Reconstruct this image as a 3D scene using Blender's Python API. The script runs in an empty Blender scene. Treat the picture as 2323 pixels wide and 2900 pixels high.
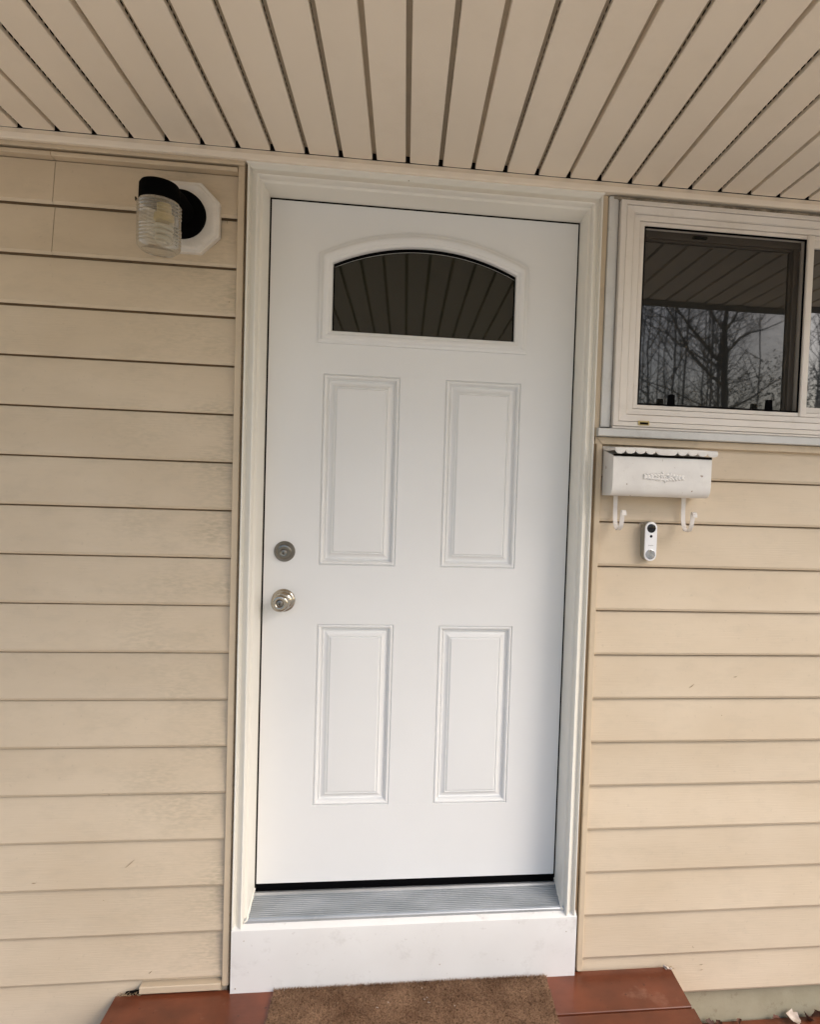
import bpy, bmesh, math, random
from mathutils import Vector, Matrix, noise
from mathutils.geometry import tessellate_polygon
random.seed(7)
S = bpy.context.scene
COL = S.collection

# ------------------------------------------------------------------ camera
cam_d = bpy.data.cameras.new('camera')
cam = bpy.data.objects.new('camera', cam_d); COL.objects.link(cam)
R = Matrix(((0.99343914, -0.0302128, -0.11029898),
            (-0.10918538, 0.03631918, -0.99335767),
            (0.03401809, 0.99888343, 0.0327821)))
cam.matrix_world = Matrix.Translation((-0.17036686, -1.86338572, 1.29767887)) @ R.to_4x4()
cam_d.sensor_fit = 'HORIZONTAL'; cam_d.sensor_width = 36.0
cam_d.lens = 36.0 * 1760.642 / 2323.0
cam_d.shift_x = -177.878 / 2323.0
cam_d.clip_start = 0.02; cam_d.clip_end = 500
S.camera = cam
S.render.resolution_x = 821; S.render.resolution_y = 1024

# ------------------------------------------------------------------ world, sun, exposure
W = bpy.data.worlds.new('World'); S.world = W; W.use_nodes = True
nt = W.node_tree; nt.nodes.clear()
SUN_DIR = Vector((0.60, -0.56, 0.68)).normalized()
sky = nt.nodes.new('ShaderNodeTexSky'); sky.sky_type = 'NISHITA'; sky.sun_disc = False
sky.sun_elevation = math.asin(SUN_DIR.z)
sky.sun_rotation = math.atan2(SUN_DIR.x, SUN_DIR.y)
sky.air_density = 1.0; sky.dust_density = 3.0; sky.ozone_density = 1.0
hs = nt.nodes.new('ShaderNodeHueSaturation'); hs.inputs['Saturation'].default_value = 1.15
bg = nt.nodes.new('ShaderNodeBackground'); bg.inputs['Strength'].default_value = 0.15
out = nt.nodes.new('ShaderNodeOutputWorld')
nt.links.new(sky.outputs[0], hs.inputs['Color']); nt.links.new(hs.outputs[0], bg.inputs[0]); nt.links.new(bg.outputs[0], out.inputs[0])
sd = bpy.data.lights.new('sun', 'SUN'); sd.energy = 0.8; sd.angle = math.radians(32); sd.color = (1.0, 1.0, 1.0)
sun = bpy.data.objects.new('sun', sd); COL.objects.link(sun)
sun.rotation_euler = SUN_DIR.to_track_quat('Z', 'Y').to_euler()
S.view_settings.view_transform = 'Standard'; S.view_settings.look = 'None'
S.view_settings.exposure = 0.64; S.view_settings.gamma = 1.0
S.view_settings.use_curve_mapping = False

# ------------------------------------------------------------------ materials
def mat(name, base, rough=0.5, metal=0.0, spec=0.5, mott=0.0, mott_col=None, mscale=3.0, mstretch=(1,1,1),
        grain=0.0, gscale=(8,8,200), gdist=0.001, dirt=0.0, dirt_col=(0.1,0.08,0.05), dscale=4.0, dstretch=(1,1,1), dlo=0.55, dhi=0.75,
        speck=0.0, sscale=60, speck_col=(0.05,0.04,0.03), rand=0.0, ior=1.5, coat=0.0):
    m = bpy.data.materials.new(name); m.use_nodes = True
    t = m.node_tree; b = t.nodes['Principled BSDF']; L = t.links.new
    b.inputs['Roughness'].default_value = rough; b.inputs['Metallic'].default_value = metal
    b.inputs['Specular IOR Level'].default_value = spec; b.inputs['IOR'].default_value = ior
    b.inputs['Coat Weight'].default_value = coat
    geo = t.nodes.new('ShaderNodeNewGeometry')
    def mapping(s):
        mp = t.nodes.new('ShaderNodeMapping'); mp.inputs['Scale'].default_value = s
        L(geo.outputs['Position'], mp.inputs['Vector']); return mp.outputs[0]
    rgb = t.nodes.new('ShaderNodeRGB'); rgb.outputs[0].default_value = (*base, 1); cur = rgb.outputs[0]
    def mix(fac, a, bcol):
        x = t.nodes.new('ShaderNodeMix'); x.data_type = 'RGBA'
        L(fac, x.inputs[0]); L(a, x.inputs[6]); x.inputs[7].default_value = (*bcol, 1); return x.outputs[2]
    def ramp(src, lo, hi, amt):
        r = t.nodes.new('ShaderNodeMapRange'); r.inputs[1].default_value = lo; r.inputs[2].default_value = hi
        r.inputs[3].default_value = 0; r.inputs[4].default_value = amt; L(src, r.inputs[0]); return r.outputs[0]
    if mott:
        n = t.nodes.new('ShaderNodeTexNoise'); n.inputs['Scale'].default_value = mscale; n.inputs['Detail'].default_value = 6
        L(mapping(mstretch), n.inputs['Vector'])
        cur = mix(ramp(n.outputs['Fac'], 0.35, 0.7, mott), cur, mott_col or tuple(c*0.75 for c in base))
    if dirt:
        n = t.nodes.new('ShaderNodeTexNoise'); n.inputs['Scale'].default_value = dscale; n.inputs['Detail'].default_value = 8
        n.inputs['Roughness'].default_value = 0.7
        L(mapping(dstretch), n.inputs['Vector'])
        cur = mix(ramp(n.outputs['Fac'], dlo, dhi, dirt), cur, dirt_col)
    if speck:
        v = t.nodes.new('ShaderNodeTexNoise'); v.inputs['Scale'].default_value = sscale; v.inputs['Detail'].default_value = 2
        L(mapping((1,1,1)), v.inputs['Vector'])
        cur = mix(ramp(v.outputs['Fac'], 0.70, 0.74, speck), cur, speck_col)
    if rand:
        oi = t.nodes.new('ShaderNodeObjectInfo'); h = t.nodes.new('ShaderNodeHueSaturation')
        r = t.nodes.new('ShaderNodeMapRange'); r.inputs[3].default_value = 1-rand; r.inputs[4].default_value = 1+rand
        L(oi.outputs['Random'], r.inputs[0]); L(r.outputs[0], h.inputs['Value']); L(cur, h.inputs['Color']); cur = h.outputs[0]
    L(cur, b.inputs['Base Color'])
    if grain:
        n = t.nodes.new('ShaderNodeTexNoise'); n.inputs['Scale'].default_value = 1.0; n.inputs['Detail'].default_value = 4
        L(mapping(gscale), n.inputs['Vector'])
        bp = t.nodes.new('ShaderNodeBump'); bp.inputs['Strength'].default_value = grain; bp.inputs['Distance'].default_value = gdist
        L(n.outputs['Fac'], bp.inputs['Height']); L(bp.outputs[0], b.inputs['Normal'])
    return m

TAN = (0.65, 0.54, 0.40)
M = {}
M['siding'] = mat('tan_vinyl', TAN, 0.55, mott=0.7, mott_col=(0.56,0.45,0.315), mscale=2.5, mstretch=(1,1,2.0),
                  grain=0.5, gscale=(9,9,330), gdist=0.0012, dirt=0.30, dirt_col=(0.44,0.37,0.27), dscale=13, dstretch=(0.7,1,1.6), dlo=0.50, dhi=0.75,
                  speck=0.12, sscale=75, speck_col=(0.25,0.2,0.13), rand=0.03)
M['tan_trim'] = mat('tan_trim_vinyl', (0.62,0.505,0.36), 0.5, mott=0.4, mscale=6, dirt=0.35, dirt_col=(0.25,0.18,0.1), dscale=9, grain=0.2, gscale=(40,40,40))
M['tan_dark'] = mat('tan_recess_shade_dirt', (0.30,0.21,0.12), 0.7, dirt=0.6, dirt_col=(0.05,0.035,0.02), dscale=25)  # dark tan carries painted recess shade; also colours crumbs, nicks and nail heads
M['soffit'] = mat('cream_soffit_vinyl', (0.85,0.755,0.63), 0.5, mott=0.5, mott_col=(0.79,0.69,0.56), mscale=2.5, dirt=0.12, dirt_col=(0.45,0.35,0.22), dscale=3, grain=0.15, gscale=(60,60,60), rand=0.015)
M['soffit_in_shade'] = mat('cream_soffit_groove_shade', (0.50,0.42,0.31), 0.6, mott=0.5, mscale=12)  # same cream vinyl with the shade of the grooves painted in
M['dark'] = mat('dark_void', (0.006,0.005,0.004), 0.9, spec=0.1)
M['white_door'] = mat('white_door_paint', (0.79,0.795,0.79), 0.42, mott=0.45, mott_col=(0.745,0.745,0.735), mscale=3, grain=0.25, gscale=(260,260,260), gdist=0.0004)
M['white_clad'] = mat('white_aluminium_cladding', (0.81,0.785,0.715), 0.42, mott=0.4, mott_col=(0.78,0.75,0.67), mscale=4, dirt=0.10, dirt_col=(0.5,0.45,0.36), dscale=7, grain=0.2, gscale=(30,30,30))
M['apron'] = mat('white_kick_board_paint', (0.80,0.79,0.765), 0.45, mott=0.5, mott_col=(0.72,0.70,0.67), mscale=6, dirt=0.5, dirt_col=(0.50,0.47,0.43), dscale=14, dlo=0.55, dhi=0.78, speck=0.15, sscale=60, speck_col=(0.25,0.2,0.16))
M['vinyl'] = mat('white_window_vinyl', (0.76,0.71,0.65), 0.4, mott=0.4, mott_col=(0.66,0.60,0.52), mscale=7, dirt=0.3, dirt_col=(0.4,0.35,0.27), dscale=16, dlo=0.55, dhi=0.8)
M['grime'] = mat('grimy_caulk', (0.36,0.31,0.24), 0.7, dirt=0.9, dirt_col=(0.12,0.10,0.07), dscale=30, dlo=0.42, dhi=0.6)
M['clad_grey'] = mat('greyed_metal_flashing', (0.66,0.66,0.64), 0.45, mott=0.5, mott_col=(0.52,0.52,0.50), mscale=9, dirt=0.4, dirt_col=(0.3,0.28,0.24), dscale=20, dlo=0.55, dhi=0.8)
M['sash'] = mat('sash_in_screen_shade', (0.085,0.068,0.055), 0.5, mott=0.5, mscale=20)  # whitish sash; shade behind the screen is put into this dark brown
M['rubber'] = mat('black_rubber', (0.002,0.002,0.0025), 0.9, spec=0.05)
M['black'] = mat('black_lamp_paint', (0.002,0.002,0.002), 0.85, spec=0.03)
M['alu'] = mat('brushed_aluminium', (0.60,0.62,0.64), 0.40, metal=0.75, mott=0.8, mott_col=(0.40,0.43,0.45), mscale=5, mstretch=(1.2,4,1), dirt=0.5, dirt_col=(0.75,0.76,0.76), dscale=12)
M['nickel'] = mat('satin_nickel', (0.44,0.405,0.345), 0.15, metal=1.0, grain=0.3, gscale=(300,300,300), gdist=0.0003)
M['nickel_dark'] = mat('darker_satin_nickel', (0.20,0.185,0.16), 0.22, metal=1.0)
M['nickel_dk'] = mat('nickel_lock_core', (0.26,0.245,0.22), 0.35, metal=1.0)
M['block'] = mat('grey_white_mounting_block', (0.74,0.70,0.64), 0.6, mott=0.6, mott_col=(0.60,0.56,0.50), mscale=18, grain=0.2, gscale=(20,20,200), dirt=0.3, dirt_col=(0.35,0.3,0.24), dscale=22)
M['mailbox'] = mat('chalky_white_mailbox_paint', (0.78,0.76,0.72), 0.55, mott=0.7, mott_col=(0.66,0.63,0.60), mscale=14, dirt=0.35, dirt_col=(0.42,0.38,0.34), dscale=18, dlo=0.55, dhi=0.8, speck=0.8, sscale=70, speck_col=(0.25,0.16,0.1), grain=0.4, gscale=(160,160,160), gdist=0.0006)
M['bell_relief'] = mat('chalky_white_relief', (0.80,0.78,0.75), 0.5)
M['rusty'] = mat('chipped_rusty_white_paint', (0.76,0.72,0.68), 0.55, mott=0.5, mott_col=(0.62,0.57,0.52), mscale=40, dirt=0.6, dirt_col=(0.22,0.13,0.08), dscale=60, dlo=0.62, dhi=0.68)
M['bell_white'] = mat('white_doorbell_plastic', (0.86,0.86,0.87), 0.35)
M['bell_side'] = mat('olive_grey_doorbell_case', (0.30,0.285,0.23), 0.45)
M['lens'] = mat('black_lens', (0.003,0.003,0.004), 0.08)
M['steel'] = mat('spun_steel_button', (0.45,0.47,0.49), 0.22, metal=1.0)
M['ink'] = mat('grey_ink', (0.12,0.12,0.12), 0.6)
M['brown'] = mat('redbrown_deck_paint', (0.18,0.050,0.022), 0.30, mott=0.9, mott_col=(0.095,0.028,0.013), mscale=9, dirt=0.40, dirt_col=(0.36,0.20,0.14), dscale=11, dlo=0.58, dhi=0.74, speck=0.8, sscale=60, speck_col=(0.07,0.022,0.012), grain=0.4, gscale=(14,60,60), rand=0.06)
M['coir'] = mat('brown_coir', (0.33,0.205,0.125), 0.9, mott=0.9, mott_col=(0.13,0.068,0.038), mscale=9, dirt=0.9, dirt_col=(0.05,0.025,0.012), dscale=170, dlo=0.5, dhi=0.62, speck=0.8, sscale=150, speck_col=(0.50,0.38,0.24), spec=0.1)
M['concrete'] = mat('greenish_concrete', (0.40,0.365,0.26), 0.85, mott=0.6, mott_col=(0.29,0.26,0.17), mscale=9, dirt=0.5, dirt_col=(0.14,0.11,0.06), dscale=25, dlo=0.56, dhi=0.7, grain=0.5, gscale=(90,90,90))
M['leaf'] = mat('dead_leaf', (0.13,0.055,0.035), 0.7, mott=0.6, mscale=50, rand=0.4)
M['leaf_pale'] = mat('pale_dead_leaf', (0.62,0.54,0.46), 0.7, mott=0.6, mott_col=(0.35,0.25,0.18), mscale=60)
M['bark'] = mat('grey_bark', (0.10,0.095,0.09), 0.9, mott=0.6, mscale=3)
M['twig'] = mat('hazed_far_bark', (0.22,0.21,0.21), 0.9)  # distant bark lightened to paint in haze
M['needle'] = mat('hazed_evergreen_leaf', (0.10,0.115,0.085), 0.8)  # leaf colour lightened, haze put into it
M['bounce_ground'] = mat('pale_bounce_ground', (0.60,0.54,0.43), 0.95, mott=0.8, mott_col=(0.50,0.445,0.34), mscale=0.8)  # unseen ground, coloured pale and warm to bounce light under the soffit
M['roof'] = mat('grey_shingle', (0.12,0.115,0.11), 0.9)
M['bulb_white'] = mat('white_bulb_glass', (0.62,0.60,0.53), 0.4)
M['bulb_base'] = mat('yellowed_bulb_base', (0.55,0.42,0.17), 0.5)

def mildew(name, src):
    m = M[src].copy(); m.name = name; t = m.node_tree; L = t.links.new; b = t.nodes['Principled BSDF']
    cur = b.inputs['Base Color'].links[0].from_socket
    g = t.nodes.new('ShaderNodeNewGeometry'); sx = t.nodes.new('ShaderNodeSeparateXYZ'); L(g.outputs['Position'], sx.inputs[0])
    r = t.nodes.new('ShaderNodeMapRange'); r.inputs[1].default_value = -1.10; r.inputs[2].default_value = -0.64; L(sx.outputs['X'], r.inputs[0])
    n1 = t.nodes.new('ShaderNodeTexNoise'); n1.inputs['Scale'].default_value = 4; n1.inputs['Detail'].default_value = 3
    n2 = t.nodes.new('ShaderNodeTexNoise'); n2.inputs['Scale'].default_value = 110; n2.inputs['Detail'].default_value = 5
    for n, sc in ((n1, (1, 1, 1.8)), (n2, (0.45, 1, 1.6))):
        mp = t.nodes.new('ShaderNodeMapping'); mp.inputs['Scale'].default_value = sc; L(g.outputs['Position'], mp.inputs[0]); L(mp.outputs[0], n.inputs['Vector'])
    a = t.nodes.new('ShaderNodeMapRange'); a.inputs[1].default_value = 0.40; a.inputs[2].default_value = 0.66; L(n1.outputs['Fac'], a.inputs[0])
    c = t.nodes.new('ShaderNodeMapRange'); c.inputs[1].default_value = 0.38; c.inputs[2].default_value = 0.62; L(n2.outputs['Fac'], c.inputs[0])
    p = t.nodes.new('ShaderNodeMath'); p.operation = 'MULTIPLY'; L(a.outputs[0], p.inputs[0]); L(c.outputs[0], p.inputs[1])
    q = t.nodes.new('ShaderNodeMath'); q.operation = 'MULTIPLY'; L(p.outputs[0], q.inputs[0]); L(r.outputs[0], q.inputs[1])
    x = t.nodes.new('ShaderNodeMix'); x.data_type = 'RGBA'; L(q.outputs[0], x.inputs[0]); L(cur, x.inputs[6]); x.inputs[7].default_value = (0.47, 0.395, 0.28, 1)
    L(x.outputs[2], b.inputs['Base Color']); return m
M['siding_mildew'] = mildew('mildewed_tan_vinyl', 'siding')
def glass_mat(name, ior, tint, dark, rough=0.0):
    m = bpy.data.materials.new(name); m.use_nodes = True; t = m.node_tree; L = t.links.new
    b = t.nodes['Principled BSDF']; b.inputs['Base Color'].default_value = (*tint, 1)
    b.inputs['Roughness'].default_value = rough; b.inputs['IOR'].default_value = ior
    geo = t.nodes.new('ShaderNodeNewGeometry'); n = t.nodes.new('ShaderNodeTexNoise'); n.inputs['Scale'].default_value = 5
    L(geo.outputs['Position'], n.inputs['Vector'])
    bp = t.nodes.new('ShaderNodeBump'); bp.inputs['Strength'].default_value = dark; bp.inputs['Distance'].default_value = 0.0008
    L(n.outputs['Fac'], bp.inputs['Height']); L(bp.outputs[0], b.inputs['Normal'])
    return m
M['door_glass'] = glass_mat('dark_door_glass', 1.58, (0.010,0.0115,0.0065), 0.02, 0.02)
M['pane'] = glass_mat('window_pane_glass', 2.15, (0.008,0.008,0.007), 0.16, 0.02)
# clear ribbed jar glass (thin wall: mostly see-through with a sheen)
m = bpy.data.materials.new('clear_jar_glass'); m.use_nodes = True; t = m.node_tree; t.nodes.clear()
o_ = t.nodes.new('ShaderNodeOutputMaterial'); mx = t.nodes.new('ShaderNodeMixShader'); tr = t.nodes.new('ShaderNodeBsdfTransparent')
gl = t.nodes.new('ShaderNodeBsdfGlossy'); gl.inputs['Roughness'].default_value = 0.08; tr.inputs[0].default_value = (0.90,0.90,0.86,1)
df = t.nodes.new('ShaderNodeBsdfDiffuse'); df.inputs[0].default_value = (0.50,0.43,0.31,1); m2 = t.nodes.new('ShaderNodeMixShader'); m2.inputs[0].default_value = 0.32
lw = t.nodes.new('ShaderNodeLayerWeight'); lw.inputs[0].default_value = 0.42
t.links.new(lw.outputs['Facing'], mx.inputs[0]); t.links.new(tr.outputs[0], m2.inputs[1]); t.links.new(df.outputs[0], m2.inputs[2])
t.links.new(m2.outputs[0], mx.inputs[1]); t.links.new(gl.outputs[0], mx.inputs[2]); t.links.new(mx.outputs[0], o_.inputs[0])
M['jar'] = m
# insect screen: fine dark mesh far below a pixel
m = bpy.data.materials.new('insect_screen'); m.use_nodes = True; t = m.node_tree; t.nodes.clear()
o_ = t.nodes.new('ShaderNodeOutputMaterial'); mx = t.nodes.new('ShaderNodeMixShader'); tr = t.nodes.new('ShaderNodeBsdfTransparent')
df = t.nodes.new('ShaderNodeBsdfDiffuse'); df.inputs[0].default_value = (0.05,0.047,0.038,1)
mx.inputs[0].default_value = 0.30
t.links.new(tr.outputs[0], mx.inputs[1]); t.links.new(df.outputs[0], mx.inputs[2]); t.links.new(mx.outputs[0], o_.inputs[0])
M['screen'] = m

# ------------------------------------------------------------------ object helpers
def link(name, me, m, parent=None, smooth=30):
    o = bpy.data.objects.new(name, me); COL.objects.link(o)
    if m is not None and not me.materials: me.materials.append(m)
    if smooth:
        me.polygons.foreach_set('use_smooth', [True]*len(me.polygons)); me.set_sharp_from_angle(angle=math.radians(smooth))
    if parent: o.parent = parent
    return o
def thing(name, label, cat, group=None, loc=(0,0,0)):
    o = bpy.data.objects.new(name, None); COL.objects.link(o); o.empty_display_size = 0.05
    o['label'] = label; o['category'] = cat
    if group: o['group'] = group
    return o
def tag(o, label, cat, group=None):
    o['label'] = label; o['category'] = cat
    if group: o['group'] = group
    return o
class MB:
    def __init__(s): s.v = []; s.f = []
    def box(s, x0, x1, y0, y1, z0, z1, ch=0.0):
        if ch <= 0:
            b = len(s.v)
            s.v += [(x, y, z) for x in (x0, x1) for y in (y0, y1) for z in (z0, z1)]
            for q in ((0,1,3,2),(4,6,7,5),(0,4,5,1),(2,3,7,6),(0,2,6,4),(1,5,7,3)): s.f.append(tuple(b+i for i in q))
        else:
            bm = bmesh.new(); bmesh.ops.create_cube(bm, size=1)
            for v in bm.verts:
                v.co = Vector(((x0+x1)/2+v.co.x*(x1-x0), (y0+y1)/2+v.co.y*(y1-y0), (z0+z1)/2+v.co.z*(z1-z0)))
            bmesh.ops.bevel(bm, geom=bm.edges[:], offset=ch, segments=2, affect='EDGES', profile=0.5)
            s.add_bm(bm); bm.free()
        return s
    def add_bm(s, bm):
        b = len(s.v); bm.verts.index_update()
        s.v += [tuple(v.co) for v in bm.verts]; s.f += [tuple(b+v.index for v in f.verts) for f in bm.faces]
    def quad(s, a, b, c, d):
        n = len(s.v); s.v += [a, b, c, d]; s.f.append((n, n+1, n+2, n+3)); return s
    def grid(s, rows, closed_u=False, closed_v=False):
        b = len(s.v); nu = len(rows); nv = len(rows[0])
        for r in rows: s.v += [tuple(p) for p in r]
        for i in range(nu if closed_u else nu-1):
            for j in range(nv if closed_v else nv-1):
                i2 = (i+1) % nu; j2 = (j+1) % nv
                s.f.append((b+i*nv+j, b+i2*nv+j, b+i2*nv+j2, b+i*nv+j2))
        return s
    def ngon(s, pts):
        b = len(s.v); s.v += [tuple(p) for p in pts]; s.f.append(tuple(range(b, b+len(pts)))); return s
    def tube(s, pts, r, n=8, cap=True):
        pts = [Vector(p) for p in pts]; rr = r if isinstance(r, (list, tuple)) else [r]*len(pts)
        rows = []; up = None
        for i, p in enumerate(pts):
            d = (pts[min(i+1, len(pts)-1)] - pts[max(i-1, 0)]).normalized()
            if up is None: up = d.orthogonal().normalized()
            up = (up - d*up.dot(d)).normalized(); sd_ = d.cross(up)
            rows.append([p + (up*math.cos(2*math.pi*k/n) + sd_*math.sin(2*math.pi*k/n))*rr[i] for k in range(n)])
        s.grid(rows, closed_v=True)
        if cap: s.ngon(rows[0][::-1]); s.ngon(rows[-1])
        return s
    def lathe(s, prof, c, axis='y', n=40, sy=-1):
        """prof = [(radius, along)]; axis y: along measured toward the street (-y)."""
        rows = []
        for r, a in prof:
            row = []
            for k in range(n):
                q = 2*math.pi*k/n
                if axis == 'y': row.append((c[0]+r*math.cos(q), c[1]+sy*a, c[2]+r*math.sin(q)))
                else: row.append((c[0]+r*math.cos(q), c[1]+r*math.sin(q), c[2]+a))
            rows.append(row)
        s.grid(rows, closed_v=True); return s
    def mesh(s, name='mesh'):
        me = bpy.data.meshes.new(name); me.from_pydata(s.v, [], s.f); me.validate()
        bm = bmesh.new(); bm.from_mesh(me); bmesh.ops.remove_doubles(bm, verts=bm.verts, dist=1e-6)
        bmesh.ops.recalc_face_normals(bm, faces=bm.faces); bm.to_mesh(me); bm.free(); return me
    def build(s, name, m, parent=None, smooth=30): return link(name, s.mesh(name), m, parent, smooth)

def offset_path(pts, d, closed):
    """offset a 2D polyline to its left by d with mitred corners"""
    n = len(pts); res = []
    for i in range(n):
        p = Vector(pts[i])
        a = Vector(pts[i-1]) if (closed or i > 0) else None
        b = Vector(pts[(i+1) % n]) if (closed or i < n-1) else None
        n1 = n2 = None
        if a is not None: e = (p-a).normalized(); n1 = Vector((-e.y, e.x))
        if b is not None: e = (b-p).normalized(); n2 = Vector((-e.y, e.x))
        if n1 is None: q = p + n2*d
        elif n2 is None: q = p + n1*d
        else:
            m_ = (n1+n2).normalized(); q = p + m_*(d/max(0.2, m_.dot(n1)))
        res.append((q.x, q.y))
    return res
def sweep(pts, prof, closed):
    """rows over the path; profile = [(offset, y)] ; returns list of rows (one per path vertex)"""
    loops = [offset_path(pts, o, closed) for o, _ in prof]
    return [[(loops[k][i][0], prof[k][1], loops[k][i][1]) for k in range(len(prof))] for i in range(len(pts))]
def sweep_parts(pts, prof, closed, name, m, parent, names=None):
    rows = sweep(pts, prof, closed); n = len(pts); res = []
    for i in range(n if closed else n-1):
        mb = MB(); a, b = rows[i], rows[(i+1) % n]
        # tiny gap at the mitre, so that the joint reads
        A = [Vector(p) for p in a]; B = [Vector(p) for p in b]
        mb.grid([A, B]); mb.ngon(A); mb.ngon(B[::-1])
        res.append(mb.build((names[i] if names else name), m, parent))
    return res
def wob(x, z, s=1.0, amp=1.0): return noise.noise(Vector((x*s, z*s*3.1+7.3, 0.37)))*amp

# ================================================================== GROUND AND STRUCTURE
PITCH = 0.13876; Z0 = 2.0515
ZS = 2.235
gr = MB(); gr.box(-60, 60, -70, 10, -1.2, -0.95); g_o = gr.build('ground', M['bounce_ground']); g_o['kind'] = 'structure'

# ---- house wall -------------------------------------------------
wall = thing('house_wall', 'tan vinyl-sided house wall around the white front door', 'wall')
PROF = [(0.0145, 0.004), (0.012, 0.0), (0.0, -0.1215+0.12)]
def siding_mesh(x0, x1, zlip, ztop, seed, y0=0.0, zcut=None):
    """one lap of siding: sloping face, rolled lip, underside; slightly wavy"""
    n = max(4, int((x1-x0)/0.07)); rows = []
    for i in range(n+1):
        x = x0 + (x1-x0)*i/n
        w = wob(x, zlip, 1.7, 0.0016) + wob(x+9, zlip, 5.1, 0.0006); dz = wob(x+31, zlip, 1.3, 0.0012)
        tf = (ztop - zlip)/PITCH
        rows.append([(x, y0+0.023, zlip+0.0085+dz), (x, y0+0.0056+w, zlip+0.0080+dz), (x, y0+0.0054+w, zlip+0.0006+dz), (x, y0+0.0034+w, zlip+0.0016+dz),
                     (x, y0+w*1.1, zlip+0.0088+dz), (x, y0+0.0008+w, zlip+0.014+dz),
                     (x, y0+0.0066+w*0.8, zlip+(ztop-zlip)*0.5), (x, y0+0.0010+0.0125*tf, ztop-0.0042), (x, y0+0.0018+0.0125*tf, ztop-0.0034), (x, y0+0.024, ztop-0.0022)])
    mb = MB(); mb.grid(rows); return mb
rows_z = [Z0 - i*PITCH for i in range(18)]
rows_z[17] = -0.300
zt = 2.1775
for i, z in enumerate(rows_z):
    if i < 2:
        siding_mesh(-3.0, -1.1613, z, zt, i, y0=0.0004).build('siding_plank', M['siding'], wall)
        siding_mesh(-1.1599, -0.652, z, zt, i+50, y0=0.0).build('siding_plank', M['siding_mildew'], wall)
    else:
        siding_mesh(-3.0, -0.652, z, zt, i).build('siding_plank', M['siding_mildew'], wall)
    zt = z
RZ = [Z0 - i*PITCH for i in range(5, 17)] + [-0.2975]
zt = 1.468
for i, z in enumerate(RZ):
    siding_mesh(0.424, 3.2, z, zt, i+100).build('siding_plank', M['siding'], wall)
    zt = z
# sheathing behind everything, added to stop light leaks; dark tan puts shade in gaps
mb = MB(); mb.box(-3, -0.64, 0.0255, 0.30, -0.29, 2.24); mb.box(0.425, 3.2, 0.0255, 0.30, -0.29, 1.50)
mb.box(1.72, 3.2, 0.021, 0.30, 1.50, 2.24); mb.box(-0.64, 0.425, 0.14, 0.30, -0.31, 2.24); mb.box(0.425, 1.72, 0.12, 0.30, 1.5, 2.24)
mb.build('leak_block_backing', M['tan_dark'], wall, 0)
# J-channels beside the door casing
def jchan(x0, x1, z0, z1, lean0=0.0, lean1=0.0, inner=1):
    mb = MB(); n = 24; rows = []
    for i in range(n+1):
        f = i/n; z = z0+(z1-z0)*f; d = lean0+(lean1-lean0)*f + wob(z, x0, 2.0, 0.0008)
        w = wob(z+5, x0, 3.0, 0.0005)
        rows.append([(x0+d, 0.010, z), (x0+d, -0.006, z), (x0+d+0.0015, -0.0078+w, z), (x1+d-0.0015, -0.0078+w, z), (x1+d, -0.006, z), (x1+d, 0.012, z)])
    mb.grid(rows); mb.ngon(rows[-1]); mb.ngon(rows[0][::-1]); return mb
jchan(-0.6640, -0.6455, -0.185, 2.200, 0.0008, -0.0012).build('corner_trim', M['tan_trim'], wall)
jchan(0.4105, 0.4285, -0.197, 1.4570, 0.004, 0.0).build('corner_trim', M['tan_trim'], wall)
jchan(0.4015, 0.4165, 1.4795, 2.203, 0.0, 0.0).build('corner_trim', M['tan_trim'], wall)
# mitred strip under the window
mb = MB(); pr_ = [(0.0, 0.012), (0.0, -0.006), (0.0015, -0.0085), (0.0205, -0.0105), (0.0225, -0.008), (0.0225, 0.012)]
rows = []
for x in (0.4285, 1.0, 1.8, 2.4):
    rows.append([(x - (o*0.85 if x < 0.5 else 0), y, 1.4560+o) for o, y in pr_])
mb.grid(rows); mb.ngon(rows[0]); mb.build('sill_trim', M['tan_trim'], wall)
mb = MB(); mb.box(0.405, 0.4275, -0.0062, 0.012, 1.457, 1.4785, 0.001); mb.build('corner_trim', M['tan_trim'], wall)
# recess slots between trim and casing, shade painted in as dark tan
mb = MB(); mb.box(-0.6455, -0.6365, 0.004, 0.02, -0.19, 2.205); mb.box(0.3975, 0.411, 0.003, 0.02, -0.2, 2.205); mb.build('trim_recess_shade', M['tan_dark'], wall, 0)
# ragged caulk crumbs down the left gap
mb = MB()
for k in range(150):
    z = random.uniform(-0.15, 1.75); h = random.uniform(0.003, 0.014); y = random.uniform(-0.004, 0.002)
    x = -0.6445 + random.uniform(-0.0008, 0.0018); mb.box(x, x+random.uniform(0.001, 0.003), y, 0.012, z, z+h)
c = mb.build('caulk_crumbs', M['tan_dark'], wall, 0); c['kind'] = 'stuff'
# under-soffit strips, left part, with the seam
def strip(x0, x1, y, z0, z1, m, name, par, t=0.02):
    n = max(2, int((x1-x0)/0.12)); rows = []
    for i in range(n+1):
        x = x0+(x1-x0)*i/n; w = wob(x, z0, 2.5, 0.0009); v = wob(x+3, z0, 2.0, 0.0006)
        rows.append([(x, t, z0+v), (x, y+0.002+w, z0+v), (x, y+w, z0+0.0022+v), (x, y+w, z1-0.0022+v), (x, y+0.002+w, z1+v), (x, t, z1+v)])
    mb = MB(); mb.grid(rows); mb.ngon(rows[0]); mb.ngon(rows[-1][::-1]); return mb.build(name, m, par)
strip(-3.0, -0.6455, -0.019, 2.1935, 2.2045, M['tan_trim'], 'top_trim', wall)
strip(-3.0, -1.1615, -0.0135, 2.1765, 2.1885, M['tan_trim'], 'top_trim', wall)
strip(-1.1590, -0.6660, -0.0150, 2.1760, 2.1880, M['tan_trim'], 'top_trim', wall)
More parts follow.
